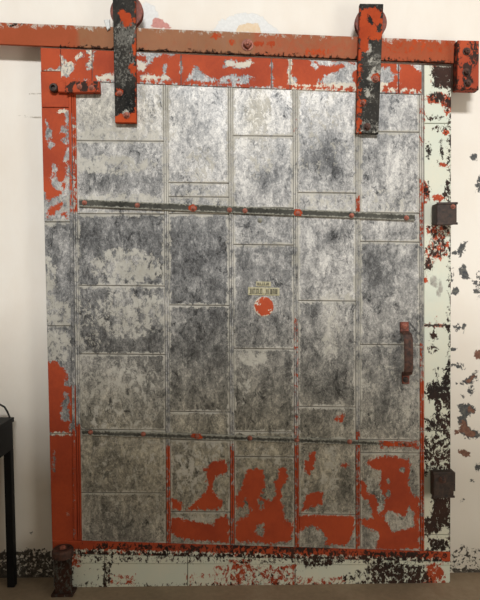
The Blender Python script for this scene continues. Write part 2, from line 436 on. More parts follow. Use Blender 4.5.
# outer frame of the door in the photo frame
def left_x(y): return 40 + 12.0 * (y - 48) / 492.0
def right_x(y): return 451.3 - 1.0 * (y - 65) / 515.0
def top_y(x): return 47.6 + (x - 40) * 17.4 / 384.0
def rail_y(x): return 81 + (x - 75) * 13.6 / 349.0
def lip_y(x): return 541 + (x - 80) * 10.5 / 340.0
def lip2_y(x): return 554.5 + (x - 80) * 7.0 / 350.0
def bot_y(x): return 588.3 - (x - 70) * 5.5 / 380.0
SEAMS = [(73.5, 79.5), (165.5, 168.5), (230.5, 232.5), (295, 297), (358, 358), (421.5, 422.5)]
def seam_x(k, y): return lerp(SEAMS[k][0], SEAMS[k][1], (y - 90) / 450.0)

bm = bmesh.new()
slab(bm, [(left_x(48) + .5, top_y(40) + .5), (right_x(65) - .5, top_y(451) + .5), (right_x(583) - .5, bot_y(450) - .5), (left_x(588) + .5, bot_y(52) - .5)], DOOR_Y + 0.005, -0.022, 60)
build('door_core', bm, M_CORE, door)

# ---- bare tin sheets of the five columns
ROWS = [
    [141, 214, 286, 354.5, 430, 493],
    [183, 197, 214, 305.5, 412, 440, 512],
    [136, 208, 245, 349, 432, 457],
    [193, 212, 301, 407, 440, 514.5],
    [132, 213, 242, 345, 440, 453],
]
TONES = [
    [.78, .70, .41, .45, .57, .64, .66],
    [.74, .72, .68, .43, .46, .55, .64, .66],
    [.78, .72, .62, .57, .54, .60, .62],
    [.76, .74, .70, .55, .54, .62, .64],
    [.70, .69, .66, .57, .56, .62, .64],
]
tone = Tone(0.5)
for k in range(5):
    ys = [60] + ROWS[k] + [570]
    for j in range(len(ys) - 1): tone.rect(lerp(*SEAMS[k], .3), ys[j], lerp(*SEAMS[k + 1], .3), ys[j + 1], TONES[k][j])
warm = Tone(0.0).blob(240, 470, 260, 130, 1.0).blob(90, 430, 60, 60, .3).blob(110, 110, 60, 30, .45).blob(255, 115, 16, 26, .4)
tone.blob(120, 180, 38, 16, -.18).blob(125, 265, 26, 16, .30).blob(95, 240, 22, 22, -.08).blob(140, 225, 26, 8, .10)
tone.blob(322, 157, 20, 24, -.55, 20).blob(338, 170, 12, 10, -.25).blob(330, 238, 24, 7, -.38, -35).blob(310, 110, 14, 16, -.10)
tone.blob(375, 262, 18, 24, -.26).blob(400, 250, 20, 7, .14).blob(195, 250, 22, 26, -.10).blob(215, 225, 14, 14, .08)
tone.blob(200, 350, 24, 30, -.10).blob(195, 425, 26, 10, .10).blob(255, 110, 10, 14, .10).blob(240, 115, 6, 18, -.15).blob(283, 110, 6, 20, -.10)
tone.blob(270, 180, 14, 18, -.22).blob(245, 180, 10, 14, .06).blob(330, 335, 10, 24, .24).blob(322, 385, 26, 14, -.22).blob(345, 315, 14, 10, .08)
tone.blob(250, 360, 16, 9, .22).blob(270, 400, 20, 20, -.08).blob(385, 400, 8, 30, -.15, 15).blob(405, 410, 8, 26, .12, 10).blob(370, 420, 6, 16, -.15)
tone.blob(345, 480, 12, 22, -.14).blob(330, 480, 7, 26, .14).blob(115, 395, 24, 30, .10).blob(130, 315, 16, 18, .22).blob(95, 340, 14, 14, -.12)
tone.blob(110, 455, 20, 14, -.12).blob(120, 520, 24, 10, -.16).blob(150, 440, 14, 20, .08).blob(265, 295, 22, 30, .05).blob(245, 330, 10, 10, -.10).blob(275, 322, 8, 16, -.14)
tone.blob(180, 120, 9, 30, -.08).blob(210, 140, 14, 40, .05).blob(395, 170, 22, 30, .06).blob(385, 110, 20, 14, -.10)
for cx, cy in ((265, 259), (265, 101), (398, 254), (151, 103), (399, 165), (330, 352)):
    tone.ring(cx, cy, 6.5, .13).ring(cx, cy, 3.5, .08)
red = Field()
za = lambda p: Z(160, 440, 3.43, p)
zb = lambda p: Z(290, 440, 3.43, p)
red.add(za([(152, 100), (180, 76), (215, 66), (234, 80), (230, 110), (205, 122), (190, 135), (180, 152), (178, 175), (197, 195), (217, 215), (207, 238), (160, 238), (110, 238), (88, 248), (118, 215), (143, 190), (163, 170), (163, 145), (163, 127)]))
red.add(za([(36, 268), (70, 272), (110, 278), (150, 285), (185, 292), (193, 268), (228, 258), (240, 290), (236, 352), (150, 347), (60, 338), (36, 310)]))
red.add(za([(36, 198), (60, 203), (77, 220), (72, 242), (40, 237)]))
red.add(za([(300, 105), (330, 98), (355, 113), (362, 150), (347, 185), (345, 200), (385, 205), (398, 180), (393, 150), (408, 125), (408, 98), (432, 93), (437, 140), (412, 165), (417, 200), (422, 240), (432, 275), (458, 283), (452, 347), (380, 357), (330, 349), (265, 352), (256, 320), (263, 272), (300, 262), (315, 240), (300, 220), (290, 195), (287, 235), (260, 232), (258, 195), (278, 165), (288, 130)]))
red.sub(za([(345, 288), (358, 288), (352, 332), (328, 327), (330, 303)])).sub(za([(335, 205), (352, 200), (355, 235), (340, 240)]))
red.add(zb([(68, 38), (86, 42), (87, 70), (82, 100), (65, 120), (48, 97), (48, 73), (68, 65)])).add(zb([(176, 88), (188, 78), (202, 86), (190, 98)]))
red.add(zb([(58, 190), (85, 178), (112, 178), (112, 217), (85, 227), (60, 237), (40, 247), (43, 220)]))
red.add(zb([(22, 258), (224, 258), (222, 300), (203, 345), (187, 362), (118, 358), (130, 335), (100, 305), (65, 293), (24, 322)]))
red.add(zb([(268, 70), (300, 58), (350, 56), (407, 66), (414, 110), (402, 150), (422, 190), (444, 198), (444, 376), (296, 376), (303, 320), (270, 302), (245, 292), (245, 272), (285, 270), (280, 240), (268, 210), (243, 192), (240, 138), (260, 143), (267, 185), (292, 190), (302, 225), (302, 258), (320, 238), (325, 190), (308, 170), (308, 130), (315, 102), (273, 97)]))
red.sub(zb([(318, 260), (345, 238), (365, 253), (395, 263), (410, 228), (427, 258), (427, 297), (385, 307), (350, 317), (338, 285)])).sub(zb([(240, 318), (300, 308), (307, 335), (287, 362), (240, 372)])).sube(402, 470, 3.5, 3, cap=3).sube(388, 481, 2.5, 3).sube(388, 494, 2.5, 4)
red.add(R(380, 442, 421, 448), cap=0.2).adde(340, 418, 5, 4, cap=0.5)
pale = Field(-7.5)
for e, cap in (((126, 266, 34, 18), .3), ((132, 268, 20, 10), 2.0), ((115, 264, 12, 6), .5), ((150, 272, 10, 8), 1.0), ((132, 312, 34, 26), -.5), ((138, 304, 12, 12), .5), ((120, 322, 12, 12), .0),
               ((92, 330, 18, 24), -1.5), ((120, 395, 44, 36), -1.5), ((120, 385, 26, 16), -.2), ((110, 165, 40, 8), .8), ((120, 134, 42, 6), .8), ((104, 108, 34, 24), -2.0),
               ((150, 110, 14, 26), -2.5), ((120, 200, 44, 5), 1.2), ((258, 112, 11, 22), -1.0), ((258, 158, 14, 20), -2.0), ((200, 165, 14, 16), -1.5), ((200, 200, 28, 10), -1.0),
               ((253, 359, 13, 7), 1.5), ((240, 380, 8, 24), -1.5), ((330, 328, 8, 30), -1.0), ((335, 300, 18, 5), -.5), ((390, 200, 30, 10), -1.5), ((330, 205, 28, 7), -1.0), ((320, 130, 30, 40), -3.0),
               ((395, 365, 16, 14), -2.5), ((365, 400, 8, 30), -2.0), ((410, 400, 10, 34), -2.0), ((130, 480, 40, 52), -2.2), ((200, 470, 30, 34), -1.2), ((190, 470, 14, 16), .2),
               ((330, 490, 7, 44), -.8), ((300, 480, 6, 40), -1.0), ((320, 528, 14, 8), -1), ((185, 520, 18, 4), 1.0), ((395, 520, 22, 12), -1.5), ((262, 460, 30, 12), -1.8), ((375, 490, 8, 40), -1.2)):
    pale.adde(*e, cap=cap)
EDGES = []
bm = bmesh.new()
for k in range(5):
    ys_ = [None] + ROWS[k] + [None]
    for j in range(len(ys_) - 1):
        cs = []
        for side, kk in ((0, k), (1, k + 1)):
            for which in (0, 1):
                yv = ys_[j + which]
                x = seam_x(kk, 300)
                yy = (rail_y(x) if which == 0 else lip_y(x)) if yv is None else yv + (0.6 if side else -0.6) * 0.6
                cs.append((seam_x(kk, yy) + (2.0 if side == 0 else -2.0), yy + (0.35 if which == 0 and yv else -0.35 if yv else 0)))
        c = [cs[0], cs[2], cs[3], cs[1]]
        EDGES.append((cs[0][0], cs[0][1], cs[3][0], cs[3][1]))
        slab(bm, c, DOOR_Y - 0.001 * ((j + k) % 2), DOOR_Y + 0.006, 2.0, 0.003, 0.0012, k * 2.1 + j * 1.3)
def pale_edges(x, y):
    f = pale(x, y)
    e = np.full(x.shape, 9.0)
    for x0, y0, x1, y1 in EDGES:
        ins = (x > x0 - .6) & (x < x1 + .6) & (y > y0 - .6) & (y < y1 + .6)
        d = np.minimum(np.minimum(np.abs(x - x0), np.abs(x - x1)), np.minimum(np.abs(y - y0), np.abs(y - y1)))
        e = np.where(ins, np.minimum(e, d), e)
    return np.maximum(f, np.where(e < 3.2, 3.4 - 1.9 * e, -BIG))
build('sheet_cladding', bm, M_CLAD, door, {'tone': tone, 'warm': warm, 'pale': pale_edges, 'red': red}, smooth=False, label='bare grey tin sheets with red paint scraps')

# ---- raised seams between the columns
seam_red = Field()
seam_red.add(R(60, 60, 78, 118), cap=BIG).add(R(60, 118, 78, 212), cap=.5).add(R(60, 425, 90, 560))
for k, x in ((1, 168.5), (2, 232), (3, 296.5)): seam_red.add(R(x - 6, 446, x + 6, 560), cap=.9)
seam_red.add(R(290, 90, 300, 130), cap=-1.5).add(R(290, 320, 300, 446), cap=-.5).add(R(350, 430, 366, 560), cap=.2).add(R(354, 195, 362, 212), cap=.5)
seam_red.add(R(410, 90, 430, 145), cap=-.8).add(R(410, 180, 430, 245), cap=0).add(R(410, 345, 430, 385), cap=-.6).add(R(410, 383, 430, 570), cap=.9)
seam_tone = Tone(.80).rect(0, 210, 480, 440, .60).rect(0, 440, 480, 600, .60)
for k in range(6):
    bm = bmesh.new()
    y0 = rail_y(SEAMS[k][0]) + .3; y1 = lip_y(SEAMS[k][1]) - .3
    for o in ((-1.9, -0.1), (0.2, 1.9)):
        slab(bm, [(seam_x(k, y0) + o[0], y0), (seam_x(k, y0) + o[1], y0), (seam_x(k, y1) + o[1], y1), (seam_x(k, y1) + o[0], y1)], DOOR_Y - 0.0055, DOOR_Y + 0.006, 2.5, 0.0025)
    build('seam_strip', bm, M_EDGE, door, defaults(['cream', 'green', 'rust'], tone=seam_tone, red=seam_red, pale=Field(-.5).add(R(0, 60, 480, 215), cap=1.5)))

# ---- top rail, red
cream = Field()
RH = [Z(0, 0, 1, [(42, 70), (60, 70), (62, 77), (55, 74), (47, 76), (42, 74)]),
      [(60, 54), (64, 59), (66, 63), (70, 60), (74.5, 64), (73.5, 70), (68, 76), (61, 77), (57, 70), (61, 65)],
      [(84, 49), (94, 49), (93.5, 56), (92, 64), (91.5, 70), (86.5, 69), (86, 64), (89, 60), (89, 54)],
      [(73, 58), (77, 53.5), (83, 52.5), (82, 57), (77, 59.5)], [(96, 77), (103, 74.5), (114, 73), (114, 80), (96, 80)],
      [(138, 50), (160, 52), (163, 54), (153, 58), (151, 64), (146, 67), (147, 60), (145, 56), (136, 54)],
      [(137, 61), (144, 61.5), (148, 66), (143, 71), (137, 70)], [(140, 75.5), (150, 74.5), (168, 75.5), (171, 79.5), (150, 80.5), (140, 80)],
      [(166, 52), (175, 53), (171, 58.5)], R(180, 54, 182.2, 73),
      [(185, 80.5), (188, 76), (193, 71), (196, 65.5), (199, 67), (202, 72), (207, 76), (213, 78), (218, 81.5), (200, 82.5)],
      [(224, 68), (225, 60), (232, 60), (238, 62), (251, 60), (254, 63), (248, 67), (238, 68), (230, 67)],
      [(208, 81), (216, 77), (218, 81), (212, 83)], R(288, 58, 292, 85), R(271, 62, 272.2, 86),
      [(308, 58), (332, 60), (357, 61.5), (357, 65), (345, 64.5), (330, 66), (318, 63.5)],
      [(317, 83), (325, 76), (337, 71), (350, 63.5), (357.5, 63.5), (357.5, 67), (352, 73), (351.5, 79), (355, 86.5), (343, 87.5), (325, 85)],
      [(381, 67), (390, 67.5), (393, 76), (391.5, 83), (385, 86.5), (377, 87)], R(397.6, 62, 399.4, 83), [(410, 63), (424, 64), (424, 72), (416, 69.5)]]
rail_red = Field(BIG)
for h in RH: rail_red.sub(h, cap=5)
rail_red.sube(165, 69, 2.6, 3.6).sube(294, 81, 3, 4).sube(315, 66, 3, 3).sube(237, 80, 15, 5, cap=1.5)
rail_red.add([(0, 0), (480, 0), (480, 66), (0, 46)], cap=-1) if False else None
rail_red.sub([(75, 79.7), (424, 93.5), (424, 97), (75, 84)], cap=.3).sub([(290, 84), (424, 90.5), (424, 92), (290, 85.4)], cap=.8)
cream.add(RH[0]).add(RH[1], cap=0).add(RH[2], cap=0).add(RH[3]).add(RH[4]).add(RH[6]).add(RH[7]).add(RH[11]).add(RH[13]).add(R(280, 83, 424, 92), cap=2)
rail_tone = Tone(.66)
bm = bmesh.new()
cuts = [40, 60.5, 92, 181, 271.5, 290, 398.5, 422]
for a, b in zip(cuts[:-1], cuts[1:]):
    a_, b_ = a + .35, b - .35
    ya = 70.5 if a == 40 else None
    slab(bm, [(a_ + 0, top_y(a_)), (b_, top_y(b_)), (b_ + (.2 if a == 40 else 0), 71 if ya else rail_y(max(b_, 75))), (a_ + (.8 if a == 40 else 0), ya or rail_y(max(a_, 75)))], DOOR_Y - 0.004, DOOR_Y + 0.006, 2.0, 0.0015, 0.0006, a)
build('top_rail', bm, M_EDGE, door, defaults(['green', 'rust'], tone=rail_tone, red=rail_red, cream=cream, pale=-7.0), label='red painted top edge of the door')

# ---- left stile: red above, bare tin, red below
st_red = Field()
st_red.add([(30, 60), (78, 60), (78, 112), (69, 112), (68.5, 196), (64, 192), (58, 196), (52, 199), (47, 200), (45, 192), (30, 186)])
st_red.add([(51, 207), (60, 201), (63, 205), (57, 211), (52, 216), (47, 217)]).add([(61, 213), (66, 211), (70, 219), (66, 220)])
for e in ((49, 133, 3.2, 6.2), (63.5, 130, 3.6, 4), (51, 145, 3, 3.6), (64, 140, 2, 3), (55, 169, 2.4, 5.5), (66, 160, 2.2, 3.5), (47, 123, 1.4, 2.2)): st_red.sube(*e)
st_red.sub([(51, 176), (57, 180), (62.5, 183), (63, 190.5), (56, 190), (52, 185)]).sub([(57, 110), (68, 109.5), (69, 125), (66, 125), (65, 113), (57, 113)], cap=2).sub(R(66, 118, 70, 200), cap=.6)
st_red.add(Z(40, 340, 5.46, [(30, 108), (90, 124), (140, 164), (152, 200), (140, 250), (190, 248), (220, 300), (260, 1200), (0, 1200)]))
st_red.sub(Z(40, 340, 5.46, [(135, 285), (158, 290), (157, 330), (158, 400), (162, 442), (113, 437), (118, 350), (132, 318)]))
st_red.sub(Z(40, 340, 5.46, [(163, 445), (200, 490), (200, 512), (160, 505)])).sub(R(50, 432.6, 76, 435), cap=1.2).sube(67.5, 514, 1.6, 2).sube(54, 462, 1.2, 8, cap=.8)
st_tone = Tone(.66).rect(0, 220, 100, 330, .52).rect(0, 330, 100, 450, .55)
st_tone.blob(64, 245, 8, 26, .18).blob(50, 260, 6, 20, -.1).blob(58, 310, 12, 12, .1).blob(68, 275, 4, 16, -.2)
st_cream = Field().add(R(56, 109, 69, 113), cap=2).add(R(41, 106, 72, 107.4), cap=0).add(R(50, 432, 76, 435.5), cap=1.5).adde(67.5, 514, 1.8, 2.2).adde(42, 72, 4, 3)
st_pale = Field(-8).adde(58, 312, 14, 10, cap=1.0).adde(58, 345, 14, 16, cap=1.2).adde(50, 280, 5, 22, cap=.4).adde(60, 222, 14, 2.2, cap=1).adde(60, 325, 14, 2, cap=2).adde(66, 190, 5, 26, cap=-.5)
bm = bmesh.new()
yy = [71, 107.5, 222, 326, 434, 541]
for a, b in zip(yy[:-1], yy[1:]):
    a_, b_ = a + .35, b - .35
    slab(bm, [(left_x(a_), a_), (seam_x(0, a_) - 2.2, a_), (seam_x(0, b_) - 2.2, b_), (left_x(b_), b_)], DOOR_Y - 0.0035, DOOR_Y + 0.006, 2.0, 0.002, 0.0008, a)
build('edge_stile', bm, M_EDGE, door, defaults(['green', 'rust'], tone=st_tone, red=st_red, cream=st_cream, pale=st_pale), label='left edge strip, half red paint and half bare tin')
bm = bmesh.new()
slab(bm, [(68.3, 92), (71, 92), (76, 540), (73.3, 540)], DOOR_Y - 0.007, DOOR_Y - 0.0035, 2.5, 0.002)
build('edge_bead', bm, M_EDGE, door, defaults(['green', 'rust', 'cream'], tone=Tone(.5), red=Field().add(R(60, 60, 90, 165), cap=3).add(R(60, 165, 90, 212), cap=.5).add(R(60, 430, 90, 560), cap=1.5), pale=-2.5))

# ---- pale green closing stile on the right
g_rust = Field()
zc = lambda p: Z(416, 60, 4.28, p)
zd = lambda p: Z(416, 200, 4.28, p)
ze = lambda p: Z(416, 320, 4.28, p)
zf = lambda p: Z(416, 440, 3.75, p)
g_rust.add(R(432, 66, 454, 87.5), cap=3.2).adde(438, 98, 9, 5, cap=2.0).adde(448, 106, 3.6, 8, cap=2).adde(450, 96, 1.6, 10, cap=1.5)
for e in ((439, 128, 5, 2), (428.5, 151, 2, 6), (446, 132, 2, 3), (450, 138, 1.6, 6), (442, 150, 1.3, 5), (443, 165, 3, 1.6), (440, 164, 1.5, 2.0), (447, 190, 3, 8), (427, 190, 3, 7), (433, 118, 5, 2)): g_rust.adde(*e, cap=1.2)
g_rust.add(zd([(48, 110), (140, 115), (150, 150), (110, 160), (50, 150)]), cap=-.3)
g_rust.add(zd([(70, 166), (125, 156), (132, 190), (142, 215), (112, 242), (80, 250), (62, 300), (38, 312), (42, 270), (48, 210)]), cap=.3).add(zd([(35, 270), (70, 250), (64, 300), (38, 310)]), cap=2)
g_rust.adde(433.5, 336, 3.4, 4, cap=3).adde(432, 349, 4.5, 4, cap=.6).adde(449, 328, 2, 4).add(R(424, 325, 452, 326.6), cap=.9)
g_rust.add(ze([(40, 310), (55, 270), (85, 262), (85, 215), (92, 212), (95, 262), (105, 280), (120, 220), (135, 180), (148, 170), (148, 450), (125, 440), (133, 400), (115, 350), (102, 430), (84, 430), (80, 345), (50, 345)]), cap=2.8)
g_rust.add(ze([(45, 425), (145, 405), (148, 490), (45, 470)]), cap=1.2).add(ze([(38, 500), (120, 500), (148, 470), (148, 620), (38, 620)]), cap=.4)
g_rust.add(zf([(30, 5), (126, 5), (126, 130), (30, 130)]), cap=.7).add(zf([(58, 210), (126, 210), (128, 262), (122, 325), (85, 322), (85, 345), (32, 355), (32, 300), (55, 285), (62, 260)]), cap=3.5).add(zf([(48, 368), (90, 376), (117, 366), (112, 413), (48, 418)]), cap=2.5)
g_rust.add(R(449, 355, 453, 560), cap=2.5).add(R(422, 552, 453, 566), cap=1.2).add(R(449.6, 110, 452, 360), cap=.6)
g_red = Field()
g_red.adde(437, 98, 11, 6, cap=.6).add(R(432, 66, 454, 88), cap=-1.2).adde(447, 104, 5, 9, cap=.3).adde(425, 192, 3.5, 10, cap=2).adde(439, 198, 6, 3, cap=2).adde(446, 132, 3, 3).adde(443, 165, 4, 2)
g_red.add(zd([(50, 110), (140, 115), (150, 150), (110, 160), (50, 150)]), cap=0).add(zd([(66, 162), (128, 152), (138, 190), (146, 220), (112, 250), (80, 262), (55, 290), (38, 260), (44, 205)]), cap=.1).adde(426, 280, 2, 3).add(R(424, 324.6, 452, 326), cap=.5).adde(436, 321, 1.2, 3)
g_red.add(R(416, 95, 424, 145), cap=.5).add(zf([(30, 425), (126, 425), (126, 480), (30, 480)]), cap=1.2)
g_tone = Tone(.3)
smudge = Tone(.0)
bm = bmesh.new()
yy = [None, 123.5, 325.5, 430.5, 535, None]
for a, b in zip(yy[:-1], yy[1:]):
    xl = lambda y: 424.3 - .3 * (y - 65) / 500
    ta = (top_y(424), top_y(451)) if a is None else (a + .3, a + .1)
    tb = (lip_y(424) - .3, lip_y(450) - .3) if b is None else (b - .3, b - .5)
    slab(bm, [(xl(ta[0]), ta[0]), (right_x(ta[1]), ta[1]), (right_x(tb[1]), tb[1]), (xl(tb[0]), tb[0])], DOOR_Y - 0.0015, DOOR_Y + 0.006, 2.0, 0.002, 0.0008, a or 1)
build('closing_stile', bm, M_EDGE, door, defaults(['cream'], tone=g_tone, red=g_red, green=Field(BIG).sube(434, 281, 3.5, 6, cap=.3).sube(439, 288, 3.5, 8, cap=.1), rust=g_rust, pale=Field().adde(436, 285, 12, 16, cap=3)), label='pale green right edge strip with dark flaking')

# ---- red lip along the foot and the pale green bottom rail
lip_rust = Field(-4.5).add([(70, 550), (170, 552.5), (330, 556.5), (440, 558.5), (440, 568), (70, 562)], cap=1.0).add([(95, 544), (440, 554), (440, 558), (95, 550)], cap=-.4).adde(250, 547, 26, 3, cap=1.2).adde(300, 549, 30, 3, cap=1.5).adde(395, 556, 40, 4, cap=1.5).adde(140, 547, 30, 2, cap=.5)
lip_red = Field(9.0).sub([(60, 549), (440, 558.5), (440, 568), (60, 562)], cap=.6)
bm = bmesh.new()
slab(bm, [(left_x(541), 541 - .6), (450.6, lip_y(450)), (450.5, lip2_y(450)), (left_x(554), lip2_y(52))], DOOR_Y - 0.008, DOOR_Y + 0.006, 2.0, 0.003)
build('foot_lip', bm, M_EDGE, door, defaults(['cream'], tone=.3, red=lip_red, green=Field().add([(60, 548), (470, 558), (470, 572), (60, 566)], cap=3), rust=lip_rust, pale=-8), label='red strip along the foot of the door')
b_rust = Field(-5.2).add(R(60, 550, 112, 590), cap=-3.2).add(R(52, 555, 72, 590), cap=1.5).add(R(104, 563, 110, 588), cap=.2).add(R(225, 562, 300, 588), cap=-2.5).add([(300, 558), (345, 560), (330, 566), (305, 566)], cap=2.0).add([(372, 560), (392, 562), (425, 566), (432, 584), (400, 586), (372, 584)], cap=1.6).add(R(368, 560, 374, 586), cap=0).add([(345, 576), (372, 568), (372, 586), (345, 586)], cap=-.5).add(R(60, 556, 470, 561), cap=-.8).add(R(60, 585, 470, 590), cap=-1.2)
b_red = Field(-5.5).add(R(215, 566, 296, 588), cap=-.4).add([(268, 570), (295, 564), (296, 586), (262, 588)], cap=.1).add([(428, 563), (441, 563), (446, 584), (420, 586), (424, 575)], cap=.9).add(R(296, 578, 345, 588), cap=-.3).add(R(110, 576, 135, 584), cap=-.6).add(R(230, 560, 250, 580), cap=.2).add(R(66, 545, 80, 566), cap=.6).add(R(187, 574, 215, 586), cap=-1.2)
bm = bmesh.new()
cuts = [54.0, 104.5, 187.5, 295, 368, 450.3]
for a, b in zip(cuts[:-1], cuts[1:]):
    a_, b_ = a + .3, b - .3
    fold = lambda x: 563.2 + (x - 80) * .006
    slab(bm, [(a_, fold(a_)), (b_, fold(b_)), (b_, bot_y(b_)), (a_, bot_y(a_))], DOOR_Y - 0.001, DOOR_Y + 0.006, 2.0, 0.0015, 0.0008, a)
    slab(bm, [(a_, lip2_y(a_)), (b_, lip2_y(b_)), (b_, fold(b_) - .2), (a_, fold(a_) - .2)], DOOR_Y - 0.005, DOOR_Y + 0.006, 2.0, 0.0015, 0.0, a)
build('bottom_rail', bm, M_EDGE, door, defaults(['cream'], tone=.3, red=b_red, green=BIG, rust=b_rust, pale=-8), label='pale green bottom strip with red and dark flaking')

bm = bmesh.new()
slab(bm, [(56, bot_y(56) + .1), (450, bot_y(450) + .1), (449.8, bot_y(450) + 2.6), (56, bot_y(56) + 2.6)], DOOR_Y + 0.001, -0.03, 8, 0.001)  # near-black slab stands in for the shade in the gap under the door
build('gap_shade_strip', bm, M_BLACK, door, label='near-black strip in place of the shaded gap under the door')

# ---- cross straps with their bolts
def strap(p0, p1, w, bolts, redf, extra=None):
    bm = bmesh.new()
    slab(bm, [(p0[0], p0[1]), (p1[0], p1[1]), (p1[0], p1[1] + w * .85), (p0[0], p0[1] + w)], DOOR_Y - 0.013, DOOR_Y - 0.0015, 2.0, 0.002)
    edge = Field(-4.5).add([(p0[0], p0[1] - 2), (p1[0], p1[1] - 2), (p1[0], p1[1] + .9), (p0[0], p0[1] + .9)], cap=1.0)
    edge.add([(p0[0], p0[1] + w - 1.1), (p1[0], p1[1] + w * .85 - 1.1), (p1[0], p1[1] + w + 2), (p0[0], p0[1] + w + 2)], cap=1.0)
    s = build('cross_strap', bm, M_GREYIRON, door, {'edging': edge, 'pale': -8.0, 'red': redf, 'rust': -5.0})
    for bx, by in bolts:
        o = build('bolt', bolt_bm(bx, by, DOOR_Y - 0.013, 0.0085, 0.009, 6, random.random()), M_BOLT, s)
    return s
strap((79, 199), (415, 214.5), 7.5, [(84, 202.5), (137, 205), (193, 208), (229.5, 209.7), (245, 210.5), (298, 213), (352, 215.3), (407, 217.6)], Field(-7).adde(193, 208, 4, 4).adde(298, 212, 4, 4, cap=1))
strap((82, 430), (415, 442.5), 5.5, [(90, 432.5), (143, 434.5), (197, 436.6), (250, 438.6), (297, 440.4), (350, 442.2), (407, 444.4)], Field(-6).add(R(380, 438, 420, 450), cap=1).adde(197, 436, 5, 3))
for bx, by in ((260, 220),):
    build('rivet', bolt_bm(bx, by, DOOR_Y - 0.001, 0.008, 0.009, 8), M_GREYIRON, door, {'edging': 2, 'pale': -8, 'red': -BIG, 'rust': -5})

# ---- bumper lug, top left
bm = bmesh.new()
slab(bm, [(65, 80.5), (99, 81), (99.5, 92), (66, 92.5)], DOOR_Y - 0.034, DOOR_Y - 0.004, 2.0, 0.003)
slab(bm, [(56, 83), (66, 80.5), (67, 92.5), (58, 92)], DOOR_Y - 0.022, DOOR_Y - 0.004, 2.0, 0.004)
lug = build('bumper_lug', bm, M_EDGE, door, defaults(['cream', 'green'], tone=.3, red=7.0, pale=-4, rust=Field(-6).adde(70, 89, 4, 5, cap=2).adde(84, 86, 4, 5, cap=2.5).adde(75, 83, 4, 3, cap=2).adde(95, 86, 3, 5, cap=1)))
bm = bmesh.new()
c = P(53, 87, DOOR_Y - 0.03); lathe(bm, Vector((c.x, DOOR_Y - 0.004, c.z)), [(0, 0.019), (-0.02, 0.020), (-0.026, 0.017), (-0.027, 0.010), (-0.016, 0.009), (-0.016, 0.004)], 'Y', 24)
build('eye', bm, M_DARKRUST, lug)
for bx, by in ((79, 86), (91, 87)): build('bolt', bolt_bm(bx, by, DOOR_Y - 0.034, 0.009, 0.009), M_BOLT, lug)

# ---- pull handle
bm = bmesh.new()
slab(bm, [(400.5, 322), (409, 322), (409, 333), (400.5, 333)], DOOR_Y - 0.010, DOOR_Y - 0.001, 3, 0.002)
slab(bm, [(402.5, 372.5), (409.5, 372.5), (409.5, 384), (402.5, 384)], DOOR_Y - 0.010, DOOR_Y - 0.001, 3, 0.002)
hd = build('handle', bm, M_REDRUST, door, label='rusty iron pull handle')
prof = [(332, -0.009), (332.6, -0.022), (333.4, -0.038), (334.6, -0.048), (337.5, -0.054), (350, -0.058), (362, -0.056), (369.5, -0.050), (372, -0.040), (373.2, -0.026), (374, -0.009)]
bm = bmesh.new(); rows = []
for i, (py, dy) in enumerate(prof):
    p = P(404.3 + 1.2 * (i / 10.0), py, DOOR_Y)
    t0 = prof[max(i - 1, 0)]; t1 = prof[min(i + 1, len(prof) - 1)]
    tz, ty = -(t1[0] - t0[0]) * 0.00464, t1[1] - t0[1]; L = math.hypot(tz, ty); nz, ny = -ty / L, tz / L
    hw, th = 0.020, 0.006
    c = Vector((p.x, DOOR_Y + dy, p.z)); N = Vector((0, ny, nz))
    ring = [(-hw, -.3), (-hw * .8, -1), (hw * .8, -1), (hw, -.3), (hw, .6), (hw * .6, 1), (-hw * .6, 1), (-hw, .6)]
    rows.append([bm.verts.new(c + Vector((u, 0, 0)) + N * (v * th)) for u, v in ring])
for a, b in zip(rows[:-1], rows[1:]):
    for i in range(8): bm.faces.new((a[i], a[(i + 1) % 8], b[(i + 1) % 8], b[i]))
bm.faces.new(rows[0]); bm.faces.new(rows[-1][::-1])
build('grip', bm, M_RUST, hd)
build('bolt', bolt_bm(404.8, 326, DOOR_Y - 0.010, 0.010, 0.008, 8), M_BOLT, hd)
build('bolt', bolt_bm(406, 380, DOOR_Y - 0.010, 0.010, 0.008, 8), M_DARKRUST, hd)

# ---- maker's plates (worn, illegible raised marks) and the red disc
def plate(c, rows_, seed):
    rnd = random.Random(seed)
    bm = bmesh.new(); slab(bm, c, DOOR_Y - 0.0035, DOOR_Y - 0.001, 2, 0.001)
    pt = build('maker_plate', bm, M_BRASS, door)
    bm = bmesh.new()
    for (x0, x1, y0, y1) in rows_:
        x = x0
        while x < x1 - .8:
            w = rnd.uniform(1.1, 2.1); s = rnd.choice('abcd')
            if s in 'ab': slab(bm, [(x, y0), (x + .5, y0), (x + .5, y1), (x, y1)], DOOR_Y - 0.0045, DOOR_Y - 0.003, 3, 0.0004)
            if s in 'bc': slab(bm, [(x, y0), (x + w, y0), (x + w, y0 + .8), (x, y0 + .8)], DOOR_Y - 0.0046, DOOR_Y - 0.003, 3, 0.0004)
            if s in 'cd': slab(bm, [(x, y1 - .8), (x + w, y1 - .8), (x + w, y1), (x, y1)], DOOR_Y - 0.0044, DOOR_Y - 0.003, 3, 0.0004)
            slab(bm, [(x + w - .6, y0), (x + w, y0), (x + w, y1), (x + w - .6, y1)], DOOR_Y - 0.0043, DOOR_Y - 0.003, 3, 0.0004)
            x += w + rnd.uniform(.25, .6)
    build('raised_mark', bm, M_LETTER, pt)
plate([(256, 281.3), (271, 281.8), (271, 286.6), (256, 286.2)], [(257.3, 269, 282.6, 285.4)], 3)
plate([(248, 287), (279.5, 287.8), (279.5, 295.8), (248, 295)], [(249.5, 263, 288.6, 294), (265, 278, 289, 294.4)], 8)
bm = bmesh.new(); c = P(263.6, 306.7, DOOR_Y)
